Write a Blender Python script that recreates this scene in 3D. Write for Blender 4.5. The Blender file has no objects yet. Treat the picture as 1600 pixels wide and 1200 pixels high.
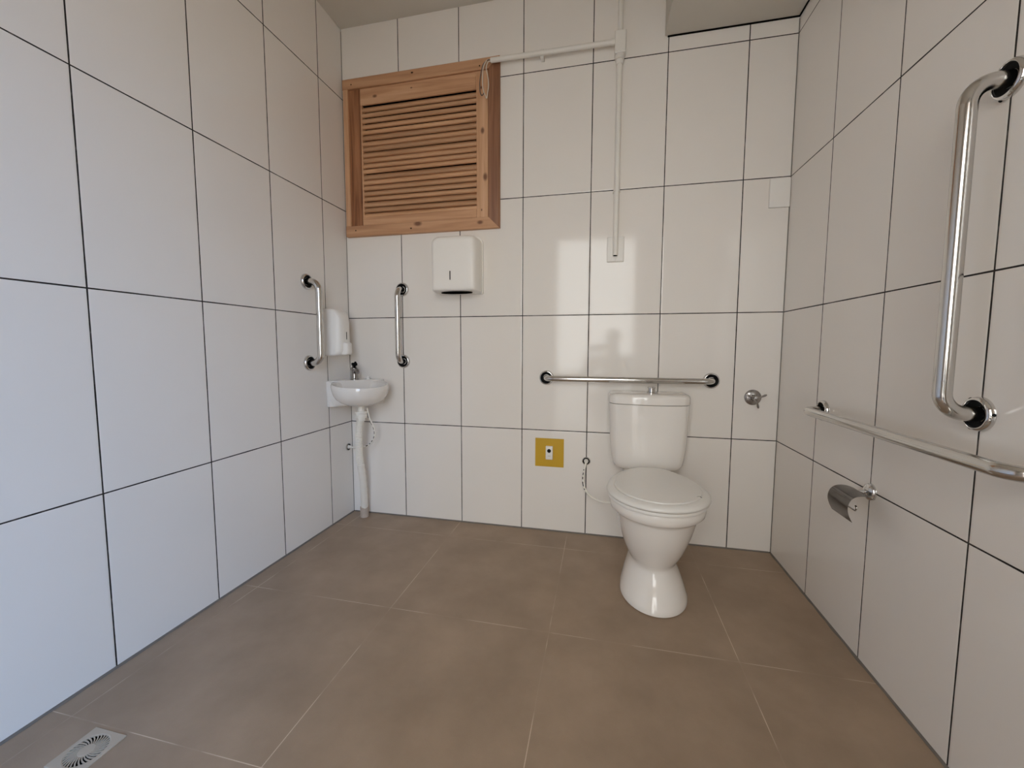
import bpy, bmesh, math, random
from mathutils import Vector, Matrix
random.seed(7)
PI = math.pi
SC = bpy.context.scene
COL = SC.collection

# ------------------------------------------------------------------ camera
def cam_axes(yaw, pitch, roll):
    cy, sy, cp, sp = math.cos(yaw), math.sin(yaw), math.cos(pitch), math.sin(pitch)
    f = Vector((sy*cp, cy*cp, sp)); r = Vector((cy, -sy, 0)); u = r.cross(f)
    cr, sr = math.cos(roll), math.sin(roll)
    return cr*r + sr*u, -sr*r + cr*u, f
CAM = Vector((1.42964, -2.09715, 0.98061))
r_, u_, f_ = cam_axes(-0.2198, -0.07922, 0.00263)
cd = bpy.data.cameras.new('camera'); cam = bpy.data.objects.new('camera', cd); COL.objects.link(cam)
cam.matrix_world = Matrix(((r_.x, u_.x, -f_.x, CAM.x), (r_.y, u_.y, -f_.y, CAM.y), (r_.z, u_.z, -f_.z, CAM.z), (0, 0, 0, 1)))
cd.sensor_fit = 'HORIZONTAL'; cd.sensor_width = 36.0
cd.lens = 631.5575*36/1600
cd.shift_x = (800-798.0855)/1600; cd.shift_y = (593.035-600)/1600
cd.clip_start = 0.01
SC.camera = cam

# ------------------------------------------------------------------ world, daylight, exposure
SC.view_settings.view_transform = 'Standard'; SC.view_settings.look = 'None'
SC.view_settings.gamma = 1.0; SC.view_settings.use_curve_mapping = False
SC.view_settings.exposure = -0.25
SC.cycles.use_denoising = True
SC.cycles.max_bounces = 14; SC.cycles.diffuse_bounces = 8; SC.cycles.glossy_bounces = 6
SC.cycles.sample_clamp_indirect = 8.0
W0 = bpy.data.worlds.new('sky'); SC.world = W0; W0.use_nodes = True
wn = W0.node_tree.nodes; wl = W0.node_tree.links
wbg = wn['Background']
wtc = wn.new('ShaderNodeTexCoord'); wr = wn.new('ShaderNodeValToRGB')
wdot = wn.new('ShaderNodeVectorMath'); wdot.operation = 'DOT_PRODUCT'       # open blue sky up to the right of the door, hazy elsewhere
wl.new(wtc.outputs['Generated'], wdot.inputs[0]); wdot.inputs[1].default_value = (0.75, -0.45, 0.48)
wl.new(wdot.outputs['Value'], wr.inputs['Fac'])
wr.color_ramp.elements[0].position = 0.73; wr.color_ramp.elements[0].color = (0.765, 0.775, 0.755, 1)
wr.color_ramp.elements[1].position = 0.94; wr.color_ramp.elements[1].color = (0.56, 0.93, 1.55, 1)
wl.new(wr.outputs['Color'], wbg.inputs['Color']); wbg.inputs['Strength'].default_value = 11.0
DX0, DX1, DZ, RY = 0.885, 1.800, 2.27, -2.78      # doorway behind the camera
sl = bpy.data.lights.new('sun', 'SUN'); sl.energy = 6.0; sl.angle = 0.01; sl.color = (1.0, 0.86, 0.70)
so = bpy.data.objects.new('sun', sl); COL.objects.link(so); so.location = (4, -8, 9)
so.rotation_euler = Vector((0.75, 0.35, 1.0)).to_track_quat('Z', 'Y').to_euler()
pl = bpy.data.lights.new('doorway_portal', 'AREA'); pl.shape = 'RECTANGLE'; pl.size = DX1-DX0; pl.size_y = DZ; pl.cycles.is_portal = True
po = bpy.data.objects.new('doorway_portal', pl); COL.objects.link(po)
po.location = ((DX0+DX1)/2, RY-0.16, DZ/2); po.rotation_euler = (PI/2, 0, 0)

# ------------------------------------------------------------------ node materials
def newmat(name):
    m = bpy.data.materials.new(name); m.use_nodes = True
    return m, m.node_tree.nodes, m.node_tree.links, m.node_tree.nodes['Principled BSDF']
def simple(name, col, rough=0.5, metal=0.0, coat=0.0, noise=0.0, nscale=40, spec=0.5):
    m, n, l, b = newmat(name)
    b.inputs['Roughness'].default_value = rough; b.inputs['Metallic'].default_value = metal
    b.inputs['Coat Weight'].default_value = coat; b.inputs['Specular IOR Level'].default_value = spec
    tc = n.new('ShaderNodeTexCoord'); nz = n.new('ShaderNodeTexNoise'); nz.inputs['Scale'].default_value = nscale
    nz.inputs['Detail'].default_value = 4; l.new(tc.outputs['Object'], nz.inputs['Vector'])
    mx = n.new('ShaderNodeMix'); mx.data_type = 'RGBA'
    k = max(0.0, 1-noise)
    mx.inputs[6].default_value = (col[0]*k, col[1]*k, col[2]*k, 1); mx.inputs[7].default_value = (*col, 1)
    l.new(nz.outputs['Fac'], mx.inputs[0]); l.new(mx.outputs[2], b.inputs['Base Color'])
    return m
def mth(n, l, op, a, b=None, c=None):
    q = n.new('ShaderNodeMath'); q.operation = op
    for i, v in enumerate((a, b, c)):
        if v is None: continue
        if isinstance(v, (int, float)): q.inputs[i].default_value = v
        else: l.new(v, q.inputs[i])
    return q.outputs[0]
def linemask(n, l, coord, off, period, hw):
    """1 on the joint lines at off + k*period, of half width hw (a socket or a number)"""
    t = mth(n, l, 'DIVIDE', mth(n, l, 'SUBTRACT', coord, off), period)
    fr = mth(n, l, 'ABSOLUTE', mth(n, l, 'SUBTRACT', mth(n, l, 'FRACT', mth(n, l, 'ADD', t, 100.5)), 0.5))
    d = mth(n, l, 'MULTIPLY', fr, period)
    return mth(n, l, 'SUBTRACT', 1.0, mth(n, l, 'GREATER_THAN', d, hw)), d
def tile_mat(name, axis, off, roff=0.5458, tint=(0.86, 0.815, 0.765), hw0=0.0012):
    m, n, l, b = newmat(name)
    tc = n.new('ShaderNodeTexCoord'); sp = n.new('ShaderNodeSeparateXYZ'); l.new(tc.outputs['Object'], sp.inputs[0])
    cu = sp.outputs['X' if axis == 'x' else 'Y']; cz = sp.outputs['Z']
    nz = n.new('ShaderNodeTexNoise'); nz.inputs['Scale'].default_value = 9; nz.inputs['Detail'].default_value = 5
    l.new(tc.outputs['Object'], nz.inputs['Vector'])
    hw = mth(n, l, 'MULTIPLY_ADD', nz.outputs['Fac'], 0.0018, hw0)
    m1, d1 = linemask(n, l, cu, off, 0.34121, hw); m2, d2 = linemask(n, l, cz, roff, 0.6, hw)
    lo = mth(n, l, 'LESS_THAN', cz, 0.004)
    mask = mth(n, l, 'MAXIMUM', mth(n, l, 'MAXIMUM', m1, m2), lo)
    # grout: dark and dirty, a few patches paler
    nz2 = n.new('ShaderNodeTexNoise'); nz2.inputs['Scale'].default_value = 26; nz2.inputs['Detail'].default_value = 3
    l.new(tc.outputs['Object'], nz2.inputs['Vector'])
    gr = n.new('ShaderNodeValToRGB'); l.new(nz2.outputs['Fac'], gr.inputs[0])
    gr.color_ramp.elements[0].position = 0.60; gr.color_ramp.elements[0].color = (0.018, 0.014, 0.012, 1)
    gr.color_ramp.elements[1].position = 0.76; gr.color_ramp.elements[1].color = (0.16, 0.135, 0.12, 1)
    # tile body, faint mottling and very slight glaze waviness
    nz3 = n.new('ShaderNodeTexNoise'); nz3.inputs['Scale'].default_value = 3.5; nz3.inputs['Detail'].default_value = 3
    l.new(tc.outputs['Object'], nz3.inputs['Vector'])
    tm = n.new('ShaderNodeMix'); tm.data_type = 'RGBA'; l.new(nz3.outputs['Fac'], tm.inputs[0])
    tm.inputs[6].default_value = (tint[0]*0.965, tint[1]*0.97, tint[2]*0.965, 1); tm.inputs[7].default_value = (*tint, 1)
    mx = n.new('ShaderNodeMix'); mx.data_type = 'RGBA'; l.new(mask, mx.inputs[0])
    l.new(tm.outputs[2], mx.inputs[6]); l.new(gr.outputs[0], mx.inputs[7]); l.new(mx.outputs[2], b.inputs['Base Color'])
    rg = mth(n, l, 'MULTIPLY_ADD', mask, 0.6, 0.085); l.new(rg, b.inputs['Roughness'])
    # rounded glazed tile edge + joint depth
    d = mth(n, l, 'MINIMUM', d1, d2)
    ed = mth(n, l, 'MINIMUM', mth(n, l, 'DIVIDE', d, 0.0065), 1.0)
    hgt = mth(n, l, 'MULTIPLY_ADD', mth(n, l, 'POWER', ed, 0.5), 1.0, mth(n, l, 'MULTIPLY', nz3.outputs['Fac'], 0.35))
    bp = n.new('ShaderNodeBump'); bp.inputs['Distance'].default_value = 0.0011; bp.inputs['Strength'].default_value = 0.9
    l.new(hgt, bp.inputs['Height']); l.new(bp.outputs[0], b.inputs['Normal'])
    b.inputs['Specular IOR Level'].default_value = 0.33
    return m
def floor_mat():
    m, n, l, b = newmat('floor_tile')
    tc = n.new('ShaderNodeTexCoord'); sp = n.new('ShaderNodeSeparateXYZ'); l.new(tc.outputs['Object'], sp.inputs[0])
    m1, d1 = linemask(n, l, sp.outputs['X'], 0.074, 0.599, 0.0011); m2, d2 = linemask(n, l, sp.outputs['Y'], -0.180, 0.5975, 0.0011)
    mask = mth(n, l, 'MAXIMUM', m1, m2)
    nz = n.new('ShaderNodeTexNoise'); nz.inputs['Scale'].default_value = 5.0; nz.inputs['Detail'].default_value = 3
    l.new(tc.outputs['Object'], nz.inputs['Vector'])
    vis = n.new('ShaderNodeMapRange'); vis.inputs[1].default_value = 0.44; vis.inputs[2].default_value = 0.58
    vis.inputs[3].default_value = 0.10; vis.inputs[4].default_value = 1.0; l.new(nz.outputs['Fac'], vis.inputs[0])
    mask2 = mth(n, l, 'MULTIPLY', mask, vis.outputs[0])
    big = n.new('ShaderNodeTexNoise'); big.inputs['Scale'].default_value = 4.0; big.inputs['Detail'].default_value = 6; big.inputs['Roughness'].default_value = 0.6
    l.new(tc.outputs['Object'], big.inputs['Vector'])
    rp = n.new('ShaderNodeValToRGB'); l.new(big.outputs['Fac'], rp.inputs[0])
    rp.color_ramp.elements[0].position = 0.32; rp.color_ramp.elements[0].color = (0.315, 0.228, 0.158, 1)
    rp.color_ramp.elements[1].position = 0.70; rp.color_ramp.elements[1].color = (0.415, 0.305, 0.215, 1)
    fine = n.new('ShaderNodeTexNoise'); fine.inputs['Scale'].default_value = 300; fine.inputs['Detail'].default_value = 3
    l.new(tc.outputs['Object'], fine.inputs['Vector'])
    fm = n.new('ShaderNodeMix'); fm.data_type = 'RGBA'; fm.blend_type = 'MULTIPLY'; fm.inputs[0].default_value = 0.10
    l.new(rp.outputs[0], fm.inputs[6]); l.new(fine.outputs['Color'], fm.inputs[7])
    mx = n.new('ShaderNodeMix'); mx.data_type = 'RGBA'; l.new(mask2, mx.inputs[0]); l.new(fm.outputs[2], mx.inputs[6])
    mx.inputs[7].default_value = (0.62, 0.50, 0.38, 1); l.new(mx.outputs[2], b.inputs['Base Color'])
    b.inputs['Roughness'].default_value = 0.42; b.inputs['Specular IOR Level'].default_value = 0.4
    bp = n.new('ShaderNodeBump'); bp.inputs['Distance'].default_value = 0.0006; bp.inputs['Strength'].default_value = 0.25
    l.new(fine.outputs['Fac'], bp.inputs['Height']); l.new(bp.outputs[0], b.inputs['Normal'])
    return m
def wood_mat(name, axis, c1, c2, c3, seed=0.0, knots=()):
    m, n, l, b = newmat(name)
    tc = n.new('ShaderNodeTexCoord'); mp = n.new('ShaderNodeMapping'); l.new(tc.outputs['Object'], mp.inputs[0])
    mp.inputs['Location'].default_value = (seed, seed*1.7, seed*0.6)
    s = {'x': (1.2, 22, 22), 'z': (22, 22, 1.2)}[axis]; mp.inputs['Scale'].default_value = s
    nz = n.new('ShaderNodeTexNoise'); nz.inputs['Scale'].default_value = 1.6; nz.inputs['Detail'].default_value = 6; nz.inputs['Distortion'].default_value = 0.9
    l.new(mp.outputs[0], nz.inputs['Vector'])
    rp = n.new('ShaderNodeValToRGB'); l.new(nz.outputs['Fac'], rp.inputs[0]); e = rp.color_ramp.elements
    e[0].position = 0.30; e[0].color = (*c1, 1); e[1].position = 0.72; e[1].color = (*c3, 1)
    q = e.new(0.50); q.color = (*c2, 1)
    outc = rp.outputs[0]
    if knots:
        geo = n.new('ShaderNodeNewGeometry')
        acc = None
        for (kx, ky, kz, kr) in knots:
            sb = n.new('ShaderNodeVectorMath'); sb.operation = 'SUBTRACT'; l.new(geo.outputs['Position'], sb.inputs[0]); sb.inputs[1].default_value = (kx, ky, kz)
            sc = n.new('ShaderNodeVectorMath'); sc.operation = 'MULTIPLY'; l.new(sb.outputs[0], sc.inputs[0])
            sc.inputs[1].default_value = (1, 0.2, 0.6) if axis == 'z' else (0.6, 0.2, 1)
            ln = n.new('ShaderNodeVectorMath'); ln.operation = 'LENGTH'; l.new(sc.outputs[0], ln.inputs[0])
            mr = n.new('ShaderNodeMapRange'); l.new(ln.outputs['Value'], mr.inputs[0])
            mr.inputs[1].default_value = kr*0.5; mr.inputs[2].default_value = kr*1.25; mr.inputs[3].default_value = 0.85; mr.inputs[4].default_value = 0
            acc = mr.outputs[0] if acc is None else mth(n, l, 'MAXIMUM', acc, mr.outputs[0])
        mk = n.new('ShaderNodeMix'); mk.data_type = 'RGBA'; l.new(acc, mk.inputs[0]); l.new(outc, mk.inputs[6]); mk.inputs[7].default_value = (0.13, 0.045, 0.018, 1)
        outc = mk.outputs[2]
    l.new(outc, b.inputs['Base Color']); b.inputs['Roughness'].default_value = 0.48
    bp = n.new('ShaderNodeBump'); bp.inputs['Distance'].default_value = 0.001; bp.inputs['Strength'].default_value = 0.3
    l.new(nz.outputs['Fac'], bp.inputs['Height']); l.new(bp.outputs[0], b.inputs['Normal'])
    return m

M = {}
M['tile_back'] = tile_mat('white_tile_back', 'x', 0.34063)
M['tile_left'] = tile_mat('white_tile_left', 'y', -0.19934, tint=(0.86, 0.82, 0.775))
M['tile_right'] = tile_mat('white_tile_right', 'y', -0.33769)
M['floor'] = floor_mat()
M['ceiling'] = simple('ceiling_paint', (0.66, 0.62, 0.55), 0.85, noise=0.08, nscale=6)
M['plaster'] = simple('plaster', (0.80, 0.76, 0.70), 0.85, noise=0.06, nscale=8)
M['porcelain'] = simple('porcelain', (0.84, 0.80, 0.75), 0.09, coat=0.1, noise=0.01)
M['seat'] = simple('seat_plastic', (0.80, 0.775, 0.73), 0.28, noise=0.02)
M['white'] = simple('white_plastic', (0.90, 0.87, 0.82), 0.40, noise=0.02)
M['pvc'] = simple('ivory_pvc', (0.84, 0.81, 0.75), 0.42, noise=0.04)
M['hose'] = simple('drain_hose_plastic', (0.90, 0.86, 0.78), 0.42, noise=0.04)
M['grubby'] = simple('grubby_pvc', (0.60, 0.50, 0.42), 0.6, noise=0.35, nscale=50)
M['steel'] = simple('polished_steel', (0.66, 0.645, 0.62), 0.14, metal=1.0, noise=0.05, nscale=14)
M['chrome'] = simple('chrome', (0.72, 0.71, 0.70), 0.06, metal=1.0)
M['flap'] = simple('polished_flap_steel', (0.36, 0.345, 0.335), 0.13, metal=1.0, noise=0.1, nscale=60)
M['brushed'] = simple('brushed_steel', (0.42, 0.40, 0.39), 0.26, metal=1.0, noise=0.1, nscale=90)
M['black'] = simple('black_rubber', (0.006, 0.006, 0.006), 0.5, spec=0.1)
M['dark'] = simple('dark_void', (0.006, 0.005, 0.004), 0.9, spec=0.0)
M['yellow'] = simple('yellow_vinyl', (0.60, 0.355, 0.006), 0.42, noise=0.04)
M['plate'] = simple('switch_plate', (0.88, 0.855, 0.81), 0.42, noise=0.02)
M['grey'] = simple('grey_print', (0.30, 0.29, 0.28), 0.5)
M['drain'] = simple('drain_plastic', (0.50, 0.42, 0.33), 0.45, noise=0.10, nscale=30)
M['earth'] = simple('outdoor_paving', (0.46, 0.42, 0.36), 0.85, noise=0.25, nscale=3)
M['render'] = simple('warm_bounce_render', (0.76, 0.69, 0.58), 0.9, noise=0.1, nscale=4)  # warm tone of the added outdoor wall, set for its bounce light
M['silicone'] = simple('grey_sealant', (0.20, 0.175, 0.15), 0.6, noise=0.3, nscale=30)
M['wire_w'] = simple('pale_wire', (0.72, 0.66, 0.56), 0.45)
M['wire_g'] = simple('grey_wire', (0.14, 0.11, 0.10), 0.45)
WA, WB, WC = (0.45, 0.225, 0.11), (0.60, 0.335, 0.185), (0.69, 0.42, 0.25)
M['wood_x'] = wood_mat('pine_horizontal', 'x', WA, WB, WC, 1.3, knots=((0.205, -0.013, 2.335, 0.008), (0.42, -0.013, 2.35, 0.004)))
M['wood_f'] = wood_mat('pine_frame', 'x', (0.44, 0.225, 0.115), (0.56, 0.31, 0.17), (0.65, 0.385, 0.225), 4.2, knots=((0.43, -0.022, 2.418, 0.005), (0.41, -0.022, 1.624, 0.004), (0.45, -0.022, 1.645, 0.014), (0.80, -0.022, 1.63, 0.010)))
M['wood_z'] = wood_mat('pine_vertical', 'z', (0.54, 0.29, 0.15), (0.64, 0.37, 0.21), (0.71, 0.44, 0.27), 2.1, knots=((0.812, -0.013, 2.09, 0.010), (0.826, -0.013, 1.86, 0.012), (0.806, -0.013, 1.695, 0.004), (0.806, -0.013, 2.30, 0.005)))
M['wood_d'] = wood_mat('pine_dark_board', 'z', (0.19, 0.075, 0.034), (0.28, 0.125, 0.062), (0.37, 0.18, 0.095), 7.7)
M['wood_m'] = wood_mat('pine_streaked_stile', 'z', (0.15, 0.05, 0.02), (0.33, 0.14, 0.06), (0.45, 0.21, 0.10), 9.4)
M['wood_s'] = wood_mat('pine_slats', 'x', (0.50, 0.27, 0.14), (0.60, 0.34, 0.185), (0.66, 0.39, 0.225), 3.3)
_n, _l = M['wood_s'].node_tree.nodes, M['wood_s'].node_tree.links; _b = _n['Principled BSDF']; _src = _b.inputs['Base Color'].links[0].from_socket
_oi = _n.new('ShaderNodeObjectInfo'); _hs = _n.new('ShaderNodeHueSaturation'); _mr = _n.new('ShaderNodeMapRange'); _l.new(_oi.outputs['Random'], _mr.inputs[0]); _mr.inputs[3].default_value = 0.78; _mr.inputs[4].default_value = 1.08
_l.new(_mr.outputs[0], _hs.inputs['Value']); _l.new(_src, _hs.inputs['Color']); _l.new(_hs.outputs[0], _b.inputs['Base Color'])

# ------------------------------------------------------------------ mesh helpers
def link(name, bm, mat, parent=None, smooth=False, loc=None, rot=None, angle=None):
    me = bpy.data.meshes.new(name); bmesh.ops.recalc_face_normals(bm, faces=bm.faces[:]); bm.to_mesh(me); bm.free()
    for q in (mat if isinstance(mat, (list, tuple)) else [mat]): me.materials.append(q)
    if smooth:
        for p in me.polygons: p.use_smooth = True
        if angle is not None: me.set_sharp_from_angle(angle=angle)
    o = bpy.data.objects.new(name, me); COL.objects.link(o)
    if parent is not None: o.parent = parent
    if loc: o.location = loc
    if rot: o.rotation_euler = rot
    return o
def thing(name, label, cat, loc=(0, 0, 0), rot=(0, 0, 0), group=None):
    o = bpy.data.objects.new(name, None); COL.objects.link(o); o.empty_display_size = 0.05
    o.location = loc; o.rotation_euler = rot
    return tag(o, label, cat, group)
def tag(o, label=None, cat=None, group=None, kind=None):
    if label: o['label'] = label
    if cat: o['category'] = cat
    if group: o['group'] = group
    if kind: o['kind'] = kind
    return o
def box(bm, x0, x1, y0, y1, z0, z1, bev=0.0, seg=2, mi=0):
    vs = [bm.verts.new((x, y, z)) for x in (x0, x1) for y in (y0, y1) for z in (z0, z1)]
    idx = ((0, 1, 3, 2), (4, 6, 7, 5), (0, 4, 5, 1), (2, 3, 7, 6), (0, 2, 6, 4), (1, 5, 7, 3))
    fs = [bm.faces.new([vs[i] for i in f]) for f in idx]
    for f in fs: f.material_index = mi
    if bev > 0:
        es = list({e for f in fs for e in f.edges})
        bmesh.ops.bevel(bm, geom=es, offset=bev, segments=seg, affect='EDGES', profile=0.5)
    return bm
def loft(bm, rings, cap0=True, cap1=True, closed=True, mi=0):
    vr = [[bm.verts.new(p) for p in r] for r in rings]
    n = len(vr[0])
    for a, b in zip(vr, vr[1:]):
        for i in range(n if closed else n-1):
            f = bm.faces.new((a[i], a[(i+1) % n], b[(i+1) % n], b[i])); f.material_index = mi
    if cap0: bm.faces.new(vr[0][::-1]).material_index = mi
    if cap1: bm.faces.new(vr[-1]).material_index = mi
    return vr
def tube(bm, pts, r, seg=16, cap=True, mi=0):
    pts = [Vector(p) for p in pts]
    rad = r if isinstance(r, (list, tuple)) else [r]*len(pts)
    t0 = (pts[1]-pts[0]).normalized(); nrm = t0.orthogonal().normalized(); rings = []
    for i, p in enumerate(pts):
        t = (pts[min(i+1, len(pts)-1)]-pts[max(i-1, 0)]).normalized()
        nrm = (nrm - t*nrm.dot(t)).normalized(); bn = t.cross(nrm)
        rings.append([p + rad[i]*(math.cos(2*PI*k/seg)*nrm + math.sin(2*PI*k/seg)*bn) for k in range(seg)])
    loft(bm, rings, cap, cap, mi=mi)
    return bm
def lathe(bm, prof, seg=40, mi=0, cap=True):
    rings = [[(r*math.cos(2*PI*k/seg), r*math.sin(2*PI*k/seg), z) for k in range(seg)] for r, z in prof]
    loft(bm, rings, cap, cap, mi=mi)
    return bm
def xform(bm, mat):
    bmesh.ops.transform(bm, matrix=mat, verts=bm.verts[:]); return bm
def catmull(P, n=8):
    P = [Vector(p) for p in P]; Q = [P[0]*2-P[1]] + P + [P[-1]*2-P[-2]]; out = []
    for i in range(1, len(Q)-2):
        a, b, c, d = Q[i-1:i+3]
        for k in range(n):
            t = k/n
            out.append(0.5*((2*b)+(c-a)*t+(2*a-5*b+4*c-d)*t*t+(3*b-a-3*c+d)*t*t*t))
    out.append(P[-1]); return out
def bent(P, rad, n=8):
    """polyline with rounded corners"""
    P = [Vector(p) for p in P]; out = [P[0]]
    for a, b, c in zip(P, P[1:], P[2:]):
        u, v = (a-b).normalized(), (c-b).normalized()
        ang = u.angle(v); d = rad/math.tan(ang/2); s, e = b+u*d, b+v*d
        ctr = b + (u+v).normalized()*(rad/math.sin(ang/2))
        s0, e0 = s-ctr, e-ctr; tot = s0.angle(e0)
        for k in range(n+1):
            t = k/n
            out.append(ctr + (s0*math.sin((1-t)*tot)+e0*math.sin(t*tot))/math.sin(tot))
    out.append(P[-1]); return out
def struct(name, bm, mat, parent=None, **k):
    o = link(name, bm, mat, parent, **k)
    if parent is None: o['kind'] = 'structure'
    return o
def bx(*a, **k):
    return box(bmesh.new(), *a, **k)

# ------------------------------------------------------------------ room shell
RW, CZ, SZ, SX = 2.24086, 2.714, 2.416, 1.688
T = 0.15
def holed_wall(x0, x1, z0, z1, hx0, hx1, hz0, hz1, ya, yb):
    bm = bmesh.new()
    out = [(x0, z0), (x1, z0), (x1, z1), (x0, z1)]; inn = [(hx0, hz0), (hx1, hz0), (hx1, hz1), (hx0, hz1)]
    V = {(k, s, y): bm.verts.new((p[0], y, p[1])) for y in (ya, yb) for k, ps in (('o', out), ('i', inn)) for s, p in enumerate(ps)}
    for y in (ya, yb):
        for s in range(4):
            t = (s+1) % 4; bm.faces.new((V['o', s, y], V['o', t, y], V['i', t, y], V['i', s, y]))
    for k in 'oi':
        for s in range(4):
            t = (s+1) % 4; bm.faces.new((V[k, s, ya], V[k, t, ya], V[k, t, yb], V[k, s, yb]))
    return bm
struct('wall_back', holed_wall(-T, RW+T, -0.1, CZ+0.1, 0.05, 0.86, 1.64, 2.40, 0.0, T), M['tile_back'])
struct('wall_left', bx(-T, 0, RY-T, 0, -0.1, CZ+0.1), M['tile_left'])
struct('wall_right', bx(RW, RW+T, RY-T, 0, -0.1, CZ+0.1), M['tile_right'])
bmr = bmesh.new()   # rear wall, doorway open to the floor
box(bmr, 0, DX0, RY-T, RY, 0, CZ); box(bmr, DX1, RW, RY-T, RY, 0, CZ); box(bmr, DX0, DX1, RY-T, RY, DZ, CZ)
struct('wall_rear', bmr, M['plaster'])
struct('floor', bx(0, RW, RY-T, 0, -0.1, 0), M['floor'])
struct('ceiling', bx(0, RW, RY, 0, CZ, CZ+0.1), M['ceiling'])
struct('trim_1', bx(SX, RW-0.002, RY+0.002, -0.003, SZ, CZ-0.001, bev=0.003), M['ceiling'])     # lowered soffit along the right wall
struct('trim_2', bx(SX+0.012, RW-0.0005, -0.0045, -0.0003, SZ-0.005, SZ+0.002), M['dark'])        # open dark joint between soffit and tiles
struct('trim_3', bx(RW-0.005, RW-0.0003, RY+0.01, -0.004, SZ-0.005, SZ+0.002), M['dark'])
# dark corner joints and the ragged bead of sealant along the floor
for i, (cx_, x1_) in enumerate(((0.0002, 0.0022), (RW-0.0026, RW-0.0002))):
    struct('trim_%d' % (4+i), bx(cx_, x1_, -0.0022, -0.0002, 0.004, SZ-0.01 if i else 2.70), M['silicone'])
def ragged(ax, c, s, L0, L1, seed):
    rng = random.Random(seed); bm = bmesh.new(); n = 90; rings = []
    for k in range(n+1):
        t = L0+(L1-L0)*k/n; w = 0.004+0.0035*rng.random()
        p = [(0, 0.0003), (0, 0.006), (w*0.5, 0.004), (w, 0.0003)]
        rings.append([((c+s*a, t, z) if ax == 'y' else (t, c+s*a, z)) for a, z in p])
    loft(bm, rings); return bm
struct('baseboard_right', ragged('y', RW-0.0002, -1, -0.01, RY+0.01, 1), M['silicone'])
struct('baseboard_left', ragged('y', 0.0002, 1, -0.01, RY+0.01, 2), M['silicone'])
struct('baseboard_back', ragged('x', -0.0002, -1, 0.01, RW-0.01, 3), M['silicone'])
# door frame round the doorway behind the camera
bmf = bmesh.new()
box(bmf, DX0-0.05, DX0+0.012, RY-T-0.01, RY+0.015, 0.001, DZ+0.05, 0.003)
box(bmf, DX1-0.012, DX1+0.05, RY-T-0.01, RY+0.015, 0.001, DZ+0.05, 0.003)
box(bmf, DX0+0.012, DX1-0.012, RY-T-0.01, RY+0.015, DZ-0.012, DZ+0.05, 0.003)
struct('door_1', bmf, M['wood_z'])
ter = link('outdoor_paving', bx(-9, 11, -16, RY-T-0.001, -0.14, -0.04), M['earth']); ter['kind'] = 'structure'
lightwall = link('added_light_wall', bx(-0.9, -0.7, -9.0, RY-T-0.6, -0.04, 3.6, bev=0.01), M['render']); lightwall['kind'] = 'structure'  # added unseen wall: blocks sky on the left, bounces warm light indoors

# ------------------------------------------------------------------ louvred wooden window
win = thing('louvered_window', 'pine framed louvred window high in the left corner of the tiled wall', 'window', (0.45, 0, 1.595))
wloc = Vector((0.45, 0, 1.595))
def wbox(name, x0, x1, y0, y1, z0, z1, mat, bev=0.002, par=win):
    bm = bx(x0-wloc.x, x1-wloc.x, y0, y1, z0-wloc.z, z1-wloc.z, bev=bev); return link(name, bm, mat, par)
X0, X1, Z0, Z1, FY = 0.016, 0.9035, 1.5975, 2.4385, -0.022
def mitre(poly, prof, mat, name):
    # poly: outer a, outer b, inner b, inner a  in (x,z); bevelled outer edge
    bm = bmesh.new(); (ax, az), (bx_, bz), (cx2, cz2), (dx, dz) = poly
    def lerp(p, q, t): return (p[0]+(q[0]-p[0])*t, p[1]+(q[1]-p[1])*t)
    rings = []
    for s, y in prof:   # s = 0 outer edge .. 1 inner edge
        a = lerp((ax, az), (dx, dz), s); b = lerp((bx_, bz), (cx2, cz2), s); rings.append((a, b, y))
    va = [bm.verts.new((a[0]-wloc.x, y, a[1]-wloc.z)) for a, b, y in rings]; vb = [bm.verts.new((b[0]-wloc.x, y, b[1]-wloc.z)) for a, b, y in rings]
    n = len(va)
    for i in range(n):
        j = (i+1) % n; bm.faces.new((va[i], va[j], vb[j], vb[i]))
    bm.faces.new(va[::-1]); bm.faces.new(vb)
    return link(name, bm, mat, win)
PR = [(0, -0.0002), (0, FY+0.006), (0.04, FY+0.002), (0.12, FY), (0.97, FY), (1, FY+0.002), (1, -0.0002)]
iX0, iX1, iZ0, iZ1 = X0+0.030, X1-0.060, Z0+0.058, Z1-0.056
mitre([(X0, Z1), (X1, Z1), (iX1, iZ1), (X0, iZ1)], PR, M['wood_f'], 'head_board')
mitre([(X0, Z0), (X1, Z0), (iX1, iZ0), (X0, iZ0)], PR, M['wood_f'], 'sill_board')
# the right board slopes back towards the wall
mitre([(X1, Z0), (X1, Z1), (iX1, iZ1), (iX1, iZ0)], [(0, -0.0002), (0, -0.010), (0.10, -0.014), (0.9, FY+0.0005), (1, FY+0.004), (1, -0.0002)], M['wood_d'], 'side_board')['label'] = 'darker reddish side board'
mitre([(X0, iZ0+0.0003), (X0, iZ1-0.0003), (iX0, iZ1-0.0003), (iX0, iZ0+0.0003)], PR, M['wood_z'], 'side_board')
SY = -0.013
lx1, rx0 = 0.121, 0.779
wbox('stile', iX0+0.0005, lx1-0.006, SY, -0.0003, iZ0+0.0005, iZ1-0.0005, M['wood_m'])['label'] = 'left stile with dark brown grain'
wbox('stile', rx0, iX1-0.0025, SY, -0.0003, iZ0+0.0005, iZ1-0.0005, M['wood_z'])
wbox('rail', lx1-0.0055, rx0-0.0005, SY+0.001, -0.0003, 2.297, iZ1-0.001, M['wood_x'])
wbox('rail', lx1-0.0055, rx0-0.0005, SY+0.001, -0.0003, iZ0+0.001, 1.702, M['wood_x'])
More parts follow.
